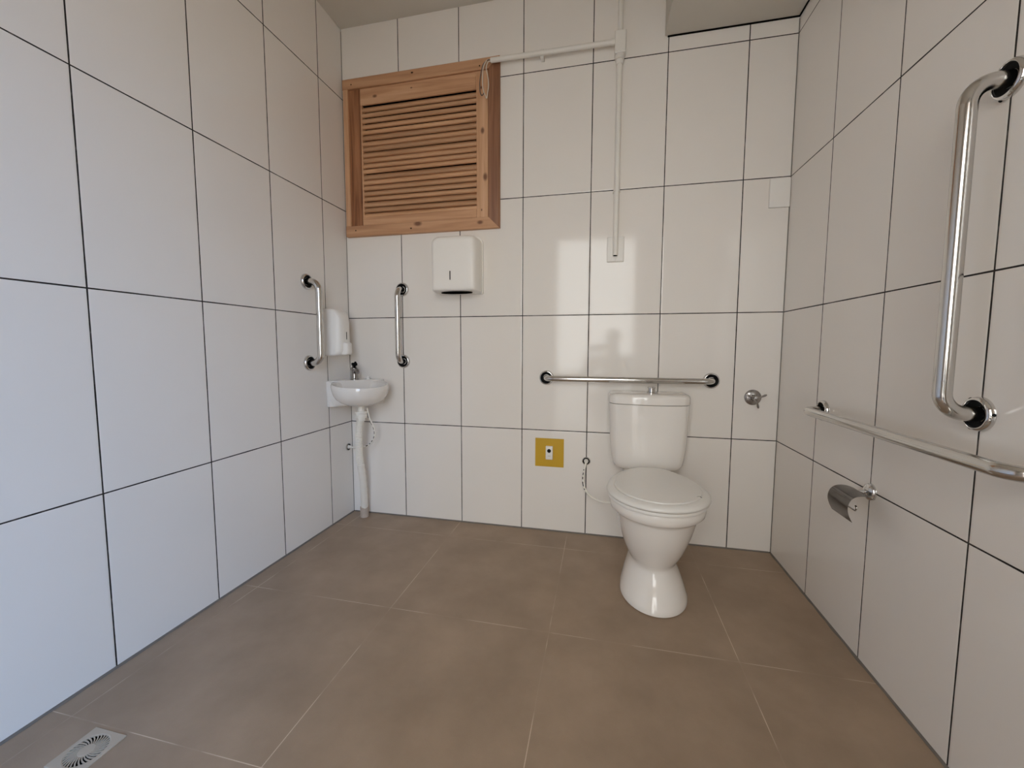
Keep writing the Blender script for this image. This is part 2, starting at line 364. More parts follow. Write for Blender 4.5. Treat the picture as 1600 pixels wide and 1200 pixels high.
wbox('inner_edge', lx1-0.0055, lx1+0.003, SY+0.003, 0.02, 1.7025, 2.2965, M['wood_z'], 0.001)
NS = 20; rng = random.Random(4); pitch = (2.2965-1.7025)/NS
for i in range(NS):
    zc = 1.7025+pitch*(i+0.5)+rng.uniform(-0.0014, 0.0014); tilt = math.radians(rng.choice((34, 36, 38, 40, 42)) if i not in (3, 8, 15, 18) else 31)
    hh, th = 0.0130, 0.0106; prof = []
    for k in range(9):
        a = -PI/2+PI*k/8; prof.append((hh+th*math.cos(a), th*math.sin(a)))
    for k in range(9):
        a = PI/2+PI*k/8; prof.append((-hh+th*math.cos(a), th*math.sin(a)))
    dz = rng.uniform(-0.002, 0.002); rings = []
    for x, dd in ((lx1+0.0035, 0), (rx0-0.001, dz)):
        R_ = []
        for u, v in prof:   # u along the slat depth, tilted so the room edge hangs down
            R_.append((x-wloc.x, 0.010-u*math.cos(tilt)+v*math.sin(tilt), zc+dd-u*math.sin(tilt)-v*math.cos(tilt)-wloc.z))
        rings.append(R_)
    bm = bmesh.new(); loft(bm, rings); link('slat', bm, M['wood_s'], win, smooth=True, angle=0.7)
wbox('shade_backing', 0.0505, 0.8595, 0.10, 0.11, 1.6405, 2.3995, M['dark'], 0)  # near-black sheet, its colour stands in for the darkness behind the slats
for x, z in ((0.07, 2.405), (0.43, 2.418), (0.80, 2.40), (0.41, 1.622), (0.075, 1.63)):
    bm = bmesh.new(); lathe(bm, [(0.0035, 0), (0.003, 0.0012), (0.0005, 0.0012)], 12); xform(bm, Matrix.Translation((x-wloc.x, FY, z-wloc.z)) @ Matrix.Rotation(PI/2, 4, 'X'))
    link('nail_head', bm, M['dark'], win)

# ------------------------------------------------------------------ grab bars
def grab_bar(label, base, n, d, L, s=0.070, r=0.016, seg=18, screws=False):
    """base: first flange on the wall, n: out of the wall, d: along the bar"""
    n, d = Vector(n), Vector(d); c = n.cross(d)
    o = thing('grab_bar', label, 'grab bar', base, group=None)
    rot = Matrix((d, c, n)).transposed().to_4x4()     # local x along bar, z out of wall
    if Matrix((d, c, n)).determinant() < 0: rot = Matrix((d, -c, n)).transposed().to_4x4()
    o.matrix_world = Matrix.Translation(base) @ rot
    bm = bmesh.new(); tube(bm, bent([(0, 0, 0.0035), (0, 0, s), (L, 0, s), (L, 0, 0.0035)], 0.046, 10), r, seg)
    link('bar', bm, M['steel'], o, smooth=True, angle=1.0)
    for x in (0, L):
        bm = lathe(bmesh.new(), [(0.0300, 0.0022), (0.0300, 0.0110), (0.0310, 0.0130), (0.0325, 0.0130), (0.0355, 0.0105), (0.0378, 0.0060), (0.0385, 0.0002), (0.0300, 0.0002)], 40, cap=False)
        bmesh.ops.remove_doubles(bm, verts=bm.verts[:], dist=1e-6)
        f = link('flange', bm, M['chrome'], o, smooth=True, angle=0.8, loc=(x, 0, 0))
        bm = lathe(bmesh.new(), [(0.0298, 0.0002), (0.0298, 0.0075), (0.0172, 0.0030), (0.0172, 0.0002)], 32, cap=False)
        link('gasket', bm, M['black'], f, smooth=True, angle=0.8)
        for a in ((0.6, 2.7, 4.8) if screws else ()):
            b2 = lathe(bmesh.new(), [(0.0035, 0), (0.0032, 0.002), (0.001, 0.003)], 10)
            xform(b2, Matrix.Translation((0.0375*math.cos(a), 0.0375*math.sin(a), 0.004)) @ Matrix.Rotation(a, 4, 'Z') @ Matrix.Rotation(PI/3, 4, 'Y'))
            link('screw', b2, M['black'], f)
    return o
grab_bar('short vertical steel grab bar on the left wall beside the soap dispenser', (0.0002, -0.340, 0.901), (1, 0, 0), (0, 0, 1), 0.401, seg=16)
grab_bar('short vertical steel grab bar on the back wall, right of the corner sink', (0.342, -0.0002, 0.901), (0, -1, 0), (0, 0, 1), 0.399, s=0.062, r=0.0150)
grab_bar('horizontal steel grab bar on the wall directly above the toilet tank', (1.153, -0.0002, 0.824), (0, -1, 0), (1, 0, 0), 0.793, s=0.062, r=0.0145)
grab_bar('horizontal steel grab bar on the right wall above the paper holder', (RW-0.0002, -0.392, 0.750), (-1, 0, 0), (0, -1, 0), 0.80, s=0.066, r=0.0155)
grab_bar('long vertical steel grab bar on the right wall, the biggest and nearest one', (RW-0.0002, -1.019, 0.838), (-1, 0, 0), (0, 0, 1), 0.695, s=0.072, r=0.0165, seg=32, screws=True)

# ------------------------------------------------------------------ toilet
TX = 1.650
toi = thing('toilet', 'white close coupled ceramic toilet with closed lid standing against the back wall', 'toilet', (TX, -0.32, 0))
def outl(a, yf, yb, yc, z, n=56, pb=2.6, taper=0.0, pf=2.0):
    """plan outline round the toilet axis: a half width, yf front, yb back, yc widest"""
    R_ = []
    for k in range(n):
        t = 2*PI*k/n; c, s = math.cos(t), math.sin(t)
        p = pb if s > 0 else pf
        x = a*math.copysign(abs(c)**(2/p), c); y = (yb-yc if s > 0 else yc-yf)*math.copysign(abs(s)**(2/p), s)
        if s > 0 and taper: x *= 1-taper*(y/(yb-yc))**1.5
        R_.append((x, yc+y+0.32, z))
    return R_
bm = bmesh.new()
prof = [  # half width, front, back, widest, z
    (0.1230, -0.612, -0.14, -0.45, 0.0005), (0.1275, -0.618, -0.14, -0.45, 0.004), (0.1270, -0.617, -0.14, -0.45, 0.018), (0.1235, -0.612, -0.14, -0.45, 0.026),
    (0.1190, -0.603, -0.14, -0.44, 0.042), (0.1125, -0.588, -0.14, -0.43, 0.062), (0.1045, -0.571, -0.14, -0.42, 0.084), (0.0965, -0.556, -0.14, -0.41, 0.104),
    (0.0905, -0.547, -0.13, -0.41, 0.122), (0.0885, -0.544, -0.13, -0.41, 0.133), (0.0895, -0.546, -0.13, -0.41, 0.141), (0.0950, -0.555, -0.13, -0.42, 0.154), (0.1050, -0.571, -0.12, -0.43, 0.176), (0.1160, -0.589, -0.12, -0.435, 0.204),
    (0.1265, -0.607, -0.12, -0.44, 0.238), (0.1365, -0.624, -0.11, -0.45, 0.275), (0.1445, -0.636, -0.10, -0.46, 0.312), (0.1510, -0.646, -0.09, -0.465, 0.343), (0.1540, -0.650, -0.09, -0.47, 0.354),
    (0.1590, -0.655, -0.09, -0.47, 0.357), (0.1690, -0.664, -0.09, -0.47, 0.360), (0.1740, -0.670, -0.09, -0.475, 0.366), (0.1770, -0.674, -0.09, -0.475, 0.380), (0.1780, -0.675, -0.09, -0.475, 0.395), (0.1760, -0.673, -0.09, -0.475, 0.402), (0.1700, -0.667, -0.09, -0.475, 0.404)]
rings = []
for a, yf, yb, yc, z in prof: rings.append(outl(a, yf, yb, yc, z, pb=2.4, taper=0.34))
loft(bm, rings)
link('bowl', bm, M['porcelain'], toi, smooth=True, angle=0.9)
# shelf that carries the tank
bm = bmesh.new(); box(bm, -0.105, 0.105, 0.07, 0.295, 0.345, 0.4105, 0.018, 4); link('tank_shelf', bm, M['porcelain'], toi, smooth=True, angle=0.9)
# seat ring and lid
bm = bmesh.new()
rings = []
for g, z in ((0.006, 0.4045), (0.001, 0.4065), (0.0, 0.412), (0.002, 0.4175), (0.008, 0.4195)):
    rings.append(outl(0.186-g, -0.684+g, -0.224-g, -0.475, z, taper=0.36, pb=3.2))
for g, z in ((0.058, 0.4190), (0.060, 0.4110), (0.058, 0.4050)):
    rings.append(outl(0.186-g, -0.684+g*1.2, -0.224-g, -0.475, z, taper=0.36, pb=3.2))
loft(bm, rings, False, False); bmesh.ops.bridge_loops(bm, edges=[e for e in bm.edges if e.is_boundary])
link('seat_ring', bm, M['seat'], toi, smooth=True, angle=0.9)
bm = bmesh.new(); rings = []
for g, z in ((0.012, 0.4205), (0.003, 0.4210), (0.0, 0.4245), (0.0005, 0.430), (0.005, 0.4365), (0.014, 0.4410), (0.026, 0.4430), (0.0285, 0.4432), (0.0300, 0.4418), (0.0315, 0.4418), (0.0335, 0.4462), (0.040, 0.4478), (0.055, 0.4485), (0.10, 0.4495), (0.14, 0.450)):
    rings.append(outl(0.190-g, -0.690+g, -0.218-g*0.4, -0.48, z, taper=0.36, pb=3.2))
loft(bm, rings)
lid = link('lid', bm, M['seat'], toi, smooth=True, angle=0.9)
bm = bmesh.new(); tube(bm, catmull([(0.119, -0.262, 0.4455), (0.126, -0.250, 0.4470), (0.136, -0.243, 0.4462), (0.143, -0.246, 0.4438)], 4), [0.0012]*13, 8)
link('chip_mark', bm, M['silicone'], lid)
for s in (-1, 1):
    bm = bmesh.new(); box(bm, s*0.078-0.014, s*0.078+0.014, 0.078, 0.100, 0.4046, 0.4190, 0.004, 3); link('hinge', bm, M['seat'], toi, smooth=True, angle=0.8)
# tank
def tankring(w, yf, bow, z, yb=-0.012, n=40, rc=0.03):
    """back flat, front bowed, rounded corners"""
    P = []; m = 24
    corner = rc
    for k in range(m+1):           # front, left to right
        u = -1+2*k/m; uu = u
        x = w*u; e = abs(u); y = yf+bow*(e**2.2)
        d = (1-e)*w
        if d < corner: q = 1-d/corner; y += corner*(1-math.sqrt(max(0, 1-q*q)))*0.95
        P.append((x, y+0.32, z))
    for k in range(1, 6): P.append((w, (yf+bow+corner*0.95)+(yb-0.008-(yf+bow+corner*0.95))*k/5+0.32, z))
    for k in range(0, 9): P.append(((w-0.008)*(1-2*k/8), yb+0.32, z))
    for k in range(5, 0, -1): P.append((-w, (yf+bow+corner*0.95)+(yb-0.008-(yf+bow+corner*0.95))*k/5+0.32, z))
    return P
bm = bmesh.new(); rings = []
for w, yf, bow, z in ((0.118, -0.152, 0.020, 0.4115), (0.136, -0.170, 0.022, 0.4130), (0.148, -0.180, 0.024, 0.421), (0.157, -0.186, 0.026, 0.437), (0.163, -0.190, 0.028, 0.465), (0.1690, -0.194, 0.030, 0.52), (0.1730, -0.198, 0.032, 0.59), (0.1755, -0.201, 0.034, 0.655), (0.1775, -0.203, 0.035, 0.7205)):
    rings.append(tankring(w, yf, bow, z))
loft(bm, rings); link('tank', bm, M['porcelain'], toi, smooth=True, angle=0.9)
bm = bmesh.new(); rings = []
for g, z in ((0.004, 0.7225), (0.0, 0.7240), (0.0, 0.752), (0.002, 0.760), (0.007, 0.7655), (0.015, 0.7680), (0.05, 0.7695), (0.09, 0.770)):
    rings.append(tankring(0.1795-g, -0.208+g, 0.036, z, yb=-0.010-g*0.4, rc=0.034))
loft(bm, rings); link('tank_lid', bm, M['porcelain'], toi, smooth=True, angle=0.9)
bm = bmesh.new(); lathe(bm, [(0.024, 0.7690), (0.024, 0.7725), (0.020, 0.7745), (0.0155, 0.7745), (0.0155, 0.790), (0.0175, 0.791), (0.0180, 0.7965), (0.0150, 0.7990), (0.002, 0.7992)], 32)
xform(bm, Matrix.Translation((0.012, 0.205, 0))); link('flush_button', bm, M['chrome'], toi, smooth=True, angle=0.6)

# water supply hose of the toilet
def hose_thing(label, loc, n, path, rh, bandm, bands, cat='hose', esc=0.020):
    o = thing('water_hose', label, cat, loc)
    rot = Vector(n).to_track_quat('Z', 'Y').to_matrix().to_4x4()
    bm = lathe(bmesh.new(), [(0.0118, 0.0002), (0.0118, 0.0035), (esc*0.86, 0.0040), (esc*0.86, 0.0002)], 28, cap=False); xform(bm, rot)
    link('hole_gap', bm, M['black'], o, smooth=True, angle=0.7)  # black ring painted in for the dark gap of the hole round the pipe
    bm = lathe(bmesh.new(), [(esc*0.87, 0.0002), (esc*1.05, 0.0002), (esc*1.05, 0.004), (esc*0.95, 0.006), (esc*0.87, 0.005)], 28, cap=False); xform(bm, rot)
    link('escutcheon', bm, M['chrome'], o, smooth=True, angle=0.7)
    bm = lathe(bmesh.new(), [(0.0118, 0.0002), (0.0115, 0.004), (0.010, 0.005), (0.010, 0.018), (0.0085, 0.022), (0.004, 0.024)], 8); xform(bm, rot)
    link('coupling', bm, M['pvc'], o)
    pts = catmull([Vector(p)-Vector(loc) for p in path], 12)
    bm = bmesh.new(); tube(bm, pts, rh, 12); link('braided_hose', bm, M['hose'], o, smooth=True)
    for k, n_ in bands:       # dark strips: black stripes on the sink hose, painted edge shadow on the toilet's
        bm = bmesh.new(); tube(bm, [p+Vector((-0.0022, -0.0022, 0.0)) for p in pts[k:k+n_]], rh*0.62, 8); link('dark_band', bm, bandm, o)
    return o
hose_thing('white flexible water hose running from the wall to the left side of the toilet', (1.364, -0.0002, 0.394), (0, -1, 0),
           [(1.364, -0.018, 0.392), (1.362, -0.034, 0.384), (1.357, -0.045, 0.356), (1.353, -0.060, 0.311), (1.363, -0.075, 0.270), (1.389, -0.090, 0.243), (1.424, -0.110, 0.231), (1.467, -0.130, 0.231), (1.552, -0.15, 0.240)], 0.0052, M['black'], ((22, 3), (27, 4), (32, 4), (38, 7), (47, 3)))

# ------------------------------------------------------------------ yellow plate with call button
yp = thing('call_button', 'white call button with black push on a square yellow plate beside the toilet', 'call button', (1.172, 0, 0.426))
link('yellow_plate', bx(-0.0755, 0.0755, -0.0025, -0.0002, -0.0755, 0.0765, bev=0.0006), M['yellow'], yp)
hb = link('housing', bx(-0.0185, 0.0185, -0.0165, -0.0027, -0.036, 0.036, bev=0.003, seg=3), M['plate'], yp, smooth=True, angle=0.9, loc=(0.0, 0, 0.002))
bm = lathe(bmesh.new(), [(0.0135, 0.0), (0.0135, 0.0012), (0.0115, 0.0016)], 28); xform(bm, Matrix.Translation((0, -0.0166, 0.012)) @ Matrix.Rotation(PI/2, 4, 'X')); link('button_ring', bm, M['white'], hb)
bm = lathe(bmesh.new(), [(0.0100, 0.0), (0.0100, 0.0022), (0.008, 0.0030), (0.001, 0.0032)], 28); xform(bm, Matrix.Translation((0, -0.0178, 0.012)) @ Matrix.Rotation(PI/2, 4, 'X')); link('push_button', bm, M['black'], hb, smooth=True, angle=0.6)
bm = bmesh.new()
for k, w in enumerate((0.0016, 0.0010, 0.0014, 0.0012, 0.0016)): box(bm, -0.007+k*0.0030, -0.007+k*0.0030+w*1.4, -0.0168, -0.0164, -0.0175, -0.0150)
link('faint_print', bm, M['grey'], hb)

# ------------------------------------------------------------------ towel dispenser
def rrect(x0, x1, z0, z1, r, y, n=7, rb=None):
    P = []; rb = r if rb is None else rb
    for (cx, cz, a0, rr) in ((x1-r, z1-r, 0, r), (x0+r, z1-r, PI/2, r), (x0+rb, z0+rb, PI, rb), (x1-rb, z0+rb, 1.5*PI, rb)):
        for k in range(n+1):
            a = a0+PI/2*k/n; P.append((cx+rr*math.cos(a), y, cz+rr*math.sin(a)))
    return P
td = thing('towel_dispenser', 'white plastic paper towel dispenser on the back wall below the louvred window', 'towel dispenser', (0.685, 0, 1.262))
bm = bmesh.new(); rings = []
for x0, x1, z0, z1, y in ((-0.125, 0.127, 0.002, 0.296, -0.0003), (-0.125, 0.127, 0.002, 0.296, -0.018)):
    rings.append(rrect(x0, x1, z0, z1, 0.035, y, rb=0.004))
loft(bm, rings); link('back_case', bm, M['white'], td, smooth=True, angle=0.7)
bm = bmesh.new(); rings = []
for g, y, zb in ((0.003, -0.0185, 0.004), (0.004, -0.060, 0.004), (0.007, -0.105, 0.006), (0.011, -0.119, 0.009), (0.018, -0.1265, 0.014), (0.028, -0.129, 0.022), (0.06, -0.130, 0.05), (0.10, -0.1305, 0.10)):
    rings.append(rrect(-0.125+g, 0.127-g, zb, 0.292-g*1.35, max(0.008, 0.036-g*0.1), y, rb=0.010))
loft(bm, rings); cv = link('cover', bm, M['white'], td, smooth=True, angle=0.9)
bm = bmesh.new(); tube(bm, [(-0.012, -0.1305, 0.060), (-0.012, -0.1312, 0.064), (-0.012, -0.1312, 0.100), (-0.012, -0.1305, 0.104)], 0.0026, 10); link('sight_slot', bm, M['dark'], cv)
bm = bmesh.new(); n = 20; top = []
rings = [[(0.002+0.085*math.cos(2*PI*k/32), -0.070+0.040*math.sin(2*PI*k/32), z) for k in range(32)] for z in (0.0035, 0.0008)]
loft(bm, rings); link('towel_slot', bm, M['dark'], td)

# ------------------------------------------------------------------ soap dispenser
sd = thing('soap_dispenser', 'white wall soap dispenser with push lever on the left wall above the corner sink', 'soap dispenser', (0, -0.170, 0.933))
def yrect(y0, y1, z0, z1, r, x, n=6): return [(x, p[0], p[2]) for p in rrect(y0, y1, z0, z1, r, 0, n)]
bm = bmesh.new(); rings = []
for y0, y1, z0, z1, r, x in ((-0.055, 0.055, 0.0, 0.248, 0.010, 0.0003), (-0.055, 0.055, 0.0, 0.248, 0.012, 0.030), (-0.0545, 0.0545, 0.0, 0.246, 0.014, 0.055), (-0.052, 0.052, 0.003, 0.240, 0.018, 0.068), (-0.046, 0.046, 0.008, 0.226, 0.024, 0.084), (-0.036, 0.036, 0.018, 0.205, 0.028, 0.094), (-0.02, 0.02, 0.04, 0.17, 0.018, 0.098)):
    rings.append(yrect(y0, y1, z0, z1, r, x))
loft(bm, rings); bd = link('housing', bm, M['white'], sd, smooth=True, angle=0.9)
bm = bmesh.new(); tube(bm, [(0.0965, 0.002, 0.118), (0.0990, 0.002, 0.118), (0.1000, 0.002, 0.085), (0.0975, 0.002, 0.085)], 0.0022, 10)
bm.free(); bm = bx(0.096, 0.0995, 0.000, 0.0045, 0.088, 0.128, bev=0.001); link('sight_slot', bm, M['dark'], bd)
bm = bmesh.new(); rings = []
for g, x in ((0.0, 0.060), (0.0, 0.108), (0.003, 0.115), (0.010, 0.119)):
    rings.append(yrect(-0.026+g, 0.026-g, 0.006+g, 0.072-g, 0.008, x))
loft(bm, rings); link('push_lever', bm, M['white'], sd, smooth=True, angle=0.9)

# ------------------------------------------------------------------ corner sink
BZ = 0.790
sk = thing('corner_sink', 'small white ceramic corner sink hung in the left corner under the soap dispenser', 'sink', (0, 0, 0.63))
bc, R0, LEG = 0.183, 0.146, 0.216
def sinkring(R, leg, e, z, shrink=1.0, n=44):
    """plan outline: two walls and the round bowl front; e insets from walls"""
    c = Vector((bc, -bc)); P = []
    A = Vector((e, -leg)); Bq = Vector((leg, -e))
    # arc from direction pointing at A side tangent round the front to B side
    a0, a1 = math.radians(-170), math.radians(80)
    arc = [c+Vector((math.cos(a0+(a1-a0)*k/(n-1)), math.sin(a0+(a1-a0)*k/(n-1))))*R for k in range(n)]
    P = [Vector((e, -e)), Vector((e, -leg*0.5)), A, Vector((e+0.010, -leg-0.004))] + arc + [Vector((leg+0.004, -e-0.010)), Bq, Vector((leg*0.5, -e))]
    return [(p.x, p.y, z-0.63) for p in P]
bm = bmesh.new(); rings = []
c3 = Vector((bc, -bc))
# outer body, from below up: bowl ellipsoid morphing into the corner plate
prof = [(0.10, 0.668), (0.30, 0.670), (0.52, 0.678), (0.70, 0.692), (0.84, 0.710), (0.93, 0.732), (0.98, 0.756), (1.0, 0.776), (1.0, 0.786), (0.985, BZ)]
for k, z in prof:
    rings.append(sinkring(R0*k, LEG*(0.93+0.07*min(1, (z-0.668)/0.05)), 0.0006, z))
vr = loft(bm, rings, True, False)
# rim and hollow
inner = [(0.955, BZ+0.001), (0.91, BZ-0.001), (0.885, BZ-0.008), (0.86, BZ-0.025), (0.80, BZ-0.055), (0.66, BZ-0.082), (0.40, BZ-0.098), (0.10, BZ-0.103)]
def flat(R, z, inset, n=44):
    base = sinkring(R, LEG, 0.0006, z, n=n); c = Vector((bc, -bc)); out = []
    m = len(base)
    for i, p in enumerate(base):
        v = Vector((p[0], p[1]))-c
        if v.length > R: v = v.normalized()*(R+(v.length-R)*inset)
        out.append((c.x+v.x, c.y+v.y, p[2]))
    return out
prev = vr[-1]
deck = [(0.985, BZ+0.004, 1.0), (0.955, BZ+0.004, 0.90), (0.94, BZ, 0.35), (0.90, BZ-0.003, 0.06)]
seq = [flat(R0*k, z, ins) for k, z, ins in deck] + [flat(R0*k, z, 0.0) for k, z in inner[2:]]
for ring in seq:
    cur = [bm.verts.new(p) for p in ring]; n = len(cur)
    for i in range(n): bm.faces.new((prev[i], prev[(i+1) % n], cur[(i+1) % n], cur[i]))
    prev = cur
bm.faces.new(prev)
for v in bm.verts:      # the front of the rim sits lower than the deck against the walls
    d = (v.co.x-v.co.y)/math.sqrt(2); q = min(1, max(0, (v.co.z+0.63-0.668)/0.11)); v.co.z += q*(0.006-0.026*min(1, max(0, (d-0.12)/0.28)))
bsn = link('basin', bm, M['porcelain'], sk, smooth=True, angle=1.0)
# apron plates against both walls, visible left of the bowl
bm = bmesh.new(); ap = [(0, -0.0006), (0, -LEG), (0.022, -LEG-0.002), (0.055, -LEG+0.03), (0.07, -0.07), (LEG-0.03, -0.055), (LEG+0.002, -0.022), (LEG, -0.0), (0.0006, -0.0006)]
ap = [(0.0006, -0.0006), (0.0006, -LEG), (0.014, -LEG-0.003), (0.09, -0.14), (0.14, -0.09), (LEG+0.003, -0.014), (LEG, -0.0006)]
loft(bm, [[(x, y, (0.030 if abs(x)+abs(y) > 0.15 else 0.004)+0.0-0.0) for x, y in ap], [(x, y, BZ+0.009-0.63) for x, y in ap]])
bmesh.ops.bevel(bm, geom=bm.edges[:], offset=0.003, segments=2, affect='EDGES')
link('wall_apron', bm, M['porcelain'], sk, smooth=True, angle=0.7)
bm = lathe(bmesh.new(), [(0.021, BZ-0.63-0.1028), (0.021, BZ-0.63-0.1005), (0.014, BZ-0.63-0.100)], 24); xform(bm, Matrix.Translation((bc, -bc, 0))); link('drain_fitting', bm, M['chrome'], sk)
fx, fy = 0.082, -0.082
fa = thing('faucet', 'small dark chrome pillar tap at the back of the corner sink', 'faucet', (fx, fy, BZ+0.0085), (0, 0, -PI/4)); fa.scale = (1.15, 1.15, 1.08)
bm = lathe(bmesh.new(), [(0.021, 0.0005), (0.021, 0.004), (0.0165, 0.008), (0.0150, 0.030), (0.0150, 0.048), (0.0185, 0.050), (0.0185, 0.060), (0.013, 0.064), (0.010, 0.072)], 28); link('body', bm, M['flap'], fa, smooth=True, angle=0.6)
bm = bmesh.new(); tube(bm, catmull([(0.010, 0, 0.040), (0.035, 0, 0.052), (0.062, 0, 0.052), (0.074, 0, 0.040)], 6), [0.0105]*7+[0.010]*6+[0.0095]*6, 18); link('spout', bm, M['flap'], fa, smooth=True, angle=0.8)
bm = bmesh.new(); box(bm, -0.013, 0.017, -0.012, 0.012, 0.072, 0.088, 0.005, 3); tube(bm, [(0.008, 0, 0.082), (0.028, 0, 0.090)], 0.0055, 12); link('press_knob', bm, M['black'], fa, smooth=True, angle=0.8)
ch = thing('plug_stub', 'tiny white plug stub on the sink deck right of the tap', 'plug', (0.140, -0.040, BZ+0.0078))
bm = lathe(bmesh.new(), [(0.0095, 0.0003), (0.0095, 0.010), (0.0075, 0.012), (0.0075, 0.017), (0.004, 0.018)], 20); link('cap', bm, M['plate'], ch, smooth=True, angle=0.6)

# drain hose under the sink
dh = thing('drain_hose', 'white corrugated drain hose dropping from the corner sink to the floor', 'hose', (0.107, -0.059, 0))
dl = Vector((0.107, -0.059, 0))
bm = lathe(bmesh.new(), [(0.0165, 0.667), (0.0165, 0.645), (0.0165, 0.640), (0.030, 0.639), (0.032, 0.634), (0.030, 0.628), (0.028, 0.622), (0.031, 0.618), (0.029, 0.604), (0.020, 0.602), (0.0195, 0.590)], 32)
xform(bm, Matrix.Translation(Vector((bc, -bc, 0))-dl)); link('coupling_nut', bm, M['hose'], dh, smooth=True, angle=0.5)
path = catmull([(0.182, -0.183, 0.600), (0.169, -0.178, 0.565), (0.157, -0.170, 0.505), (0.147, -0.158, 0.431), (0.142, -0.145, 0.363), (0.139, -0.120, 0.268), (0.127, -0.090, 0.161), (0.113, -0.066, 0.080), (0.108, -0.060, 0.040)], 32)
rad = []
for k, p in enumerate(path):
    z = p.z
    if z > 0.33: rad.append(0.0168+(0.0030 if (k//2) % 2 else -0.0012))
    elif z > 0.13: rad.append(0.0184+(0.0012 if (k//6) % 2 else 0))
    else: rad.append(0.0200)
bm = bmesh.new(); tube(bm, [p-dl for p in path], rad, 24); link('corrugated_hose', bm, M['hose'], dh, smooth=True, angle=0.9)
bm = lathe(bmesh.new(), [(0.0205, 0.0005), (0.0235, 0.0005), (0.0240, 0.060), (0.0205, 0.062), (0.0200, 0.045)], 28, cap=False); xform(bm, Matrix.Translation((0.0, 0.0, 0)))
link('floor_stub', bm, M['grubby'], dh, smooth=True, angle=0.6)['label'] = 'stained beige pipe stub'
hose_thing('thin braided water hose looping behind the drain hose below the corner sink', (0.0002, -0.043, 0.401), (1, 0, 0),
           [(0.022, -0.044, 0.400), (0.055, -0.052, 0.402), (0.094, -0.070, 0.412), (0.166, -0.100, 0.432), (0.205, -0.110, 0.466), (0.224, -0.120, 0.505), (0.223, -0.130, 0.546), (0.210, -0.150, 0.598), (0.205, -0.160, 0.655)], 0.0048, M['black'], ((34, 4), (40, 3), (45, 4), (52, 5), (60, 6), (68, 5), (75, 7), (84, 10)), esc=0.021)

# ------------------------------------------------------------------ conduit, junction box, wires
cn = thing('electrical_conduit', 'ivory plastic conduit with a junction box, running from window to ceiling and switch', 'conduit', (1.488, 0, 2.39))
cl = Vector((1.488, 0, 2.39))
def ctube(name, pts, r, mat=M['pvc'], seg=20):
    return link(name, tube(bmesh.new(), [Vector(p)-cl for p in pts], r, seg), mat, cn, smooth=True, angle=0.9)
CH = -0.0345
jb = link('junction_box', bx(1.463-cl.x, 1.513-cl.x, -0.050, -0.0005, 2.347-cl.z, 2.445-cl.z, bev=0.004, seg=3), M['pvc'], cn, smooth=True, angle=0.8)
link('cover_plate', bx(1.465-cl.x, 1.511-cl.x, -0.0525, -0.0502, 2.352-cl.z, 2.441-cl.z, bev=0.001), M['pvc'], jb)
ctube('pipe', [(0.862, CH, 2.408), (1.464, CH, 2.403)], 0.0118)
ctube('pipe', [(1.486, -0.0260, 2.350), (1.486, -0.0260, 1.428)], 0.0125)
ctube('pipe', [(1.487, -0.0190, 2.443), (1.487, -0.0190, 2.713)], 0.0118)
ctube('socket', [(1.486, -0.0260, 2.360), (1.486, -0.0260, 2.325), (1.486, -0.0260, 2.3245), (1.486, -0.0260, 2.305)], [0.021, 0.021, 0.0165, 0.0155])
ctube('socket', [(1.448, CH, 2.403), (1.4635, CH, 2.403)], 0.0150)
for x in (1.12,):
    bm = bmesh.new(); tube(bm, [(x-0.009-cl.x, CH, 2.4055-cl.z), (x+0.009-cl.x, CH, 2.4055-cl.z)], 0.0142, 20); box(bm, x-0.008-cl.x, x+0.008-cl.x, CH, -0.0003, 2.385-cl.z, 2.4-cl.z, 0.001); link('clip', bm, M['pvc'], cn, smooth=True, angle=0.8)
bm = bmesh.new(); tube(bm, [(1.486-cl.x, -0.026, 1.728-cl.z), (1.486-cl.x, -0.026, 1.742-cl.z)], 0.0150, 20); box(bm, 1.468-cl.x, 1.504-cl.x, -0.010, -0.0003, 1.729-cl.z, 1.741-cl.z, 0.001); link('clip', bm, M['pvc'], cn, smooth=True, angle=0.8)
bm = bmesh.new(); b2 = tube(bm, [(1.486-cl.x, -0.026, 1.4279-cl.z), (1.486-cl.x, -0.026, 1.4265-cl.z)], 0.0100, 16); link('dark_bore', bm, M['dark'], cn)
WZ = 2.408
for nm, mt, pts in (('wire', 'wire_g', [(0.863, -0.0345, 2.410), (0.848, -0.044, 2.405), (0.825, -0.046, 2.385), (0.812, -0.042, 2.345), (0.806, -0.040, 2.300), (0.808, -0.040, 2.262), (0.817, -0.040, 2.245), (0.830, -0.041, 2.255)]),
                    ('wire', 'wire_w', [(0.863, -0.0345, 2.412), (0.845, -0.045, 2.404), (0.828, -0.047, 2.375), (0.822, -0.045, 2.330), (0.822, -0.043, 2.285), (0.828, -0.042, 2.258)]),
                    ('wire', 'wire_w', [(0.863, -0.0345, 2.405), (0.850, -0.044, 2.395), (0.842, -0.047, 2.368), (0.849, -0.045, 2.330), (0.853, -0.043, 2.290), (0.848, -0.042, 2.255), (0.842, -0.041, 2.228), (0.836, -0.041, 2.240), (0.828, -0.041, 2.258)])):
    ctube(nm, catmull(pts, 6), 0.0024, M[mt], 8)

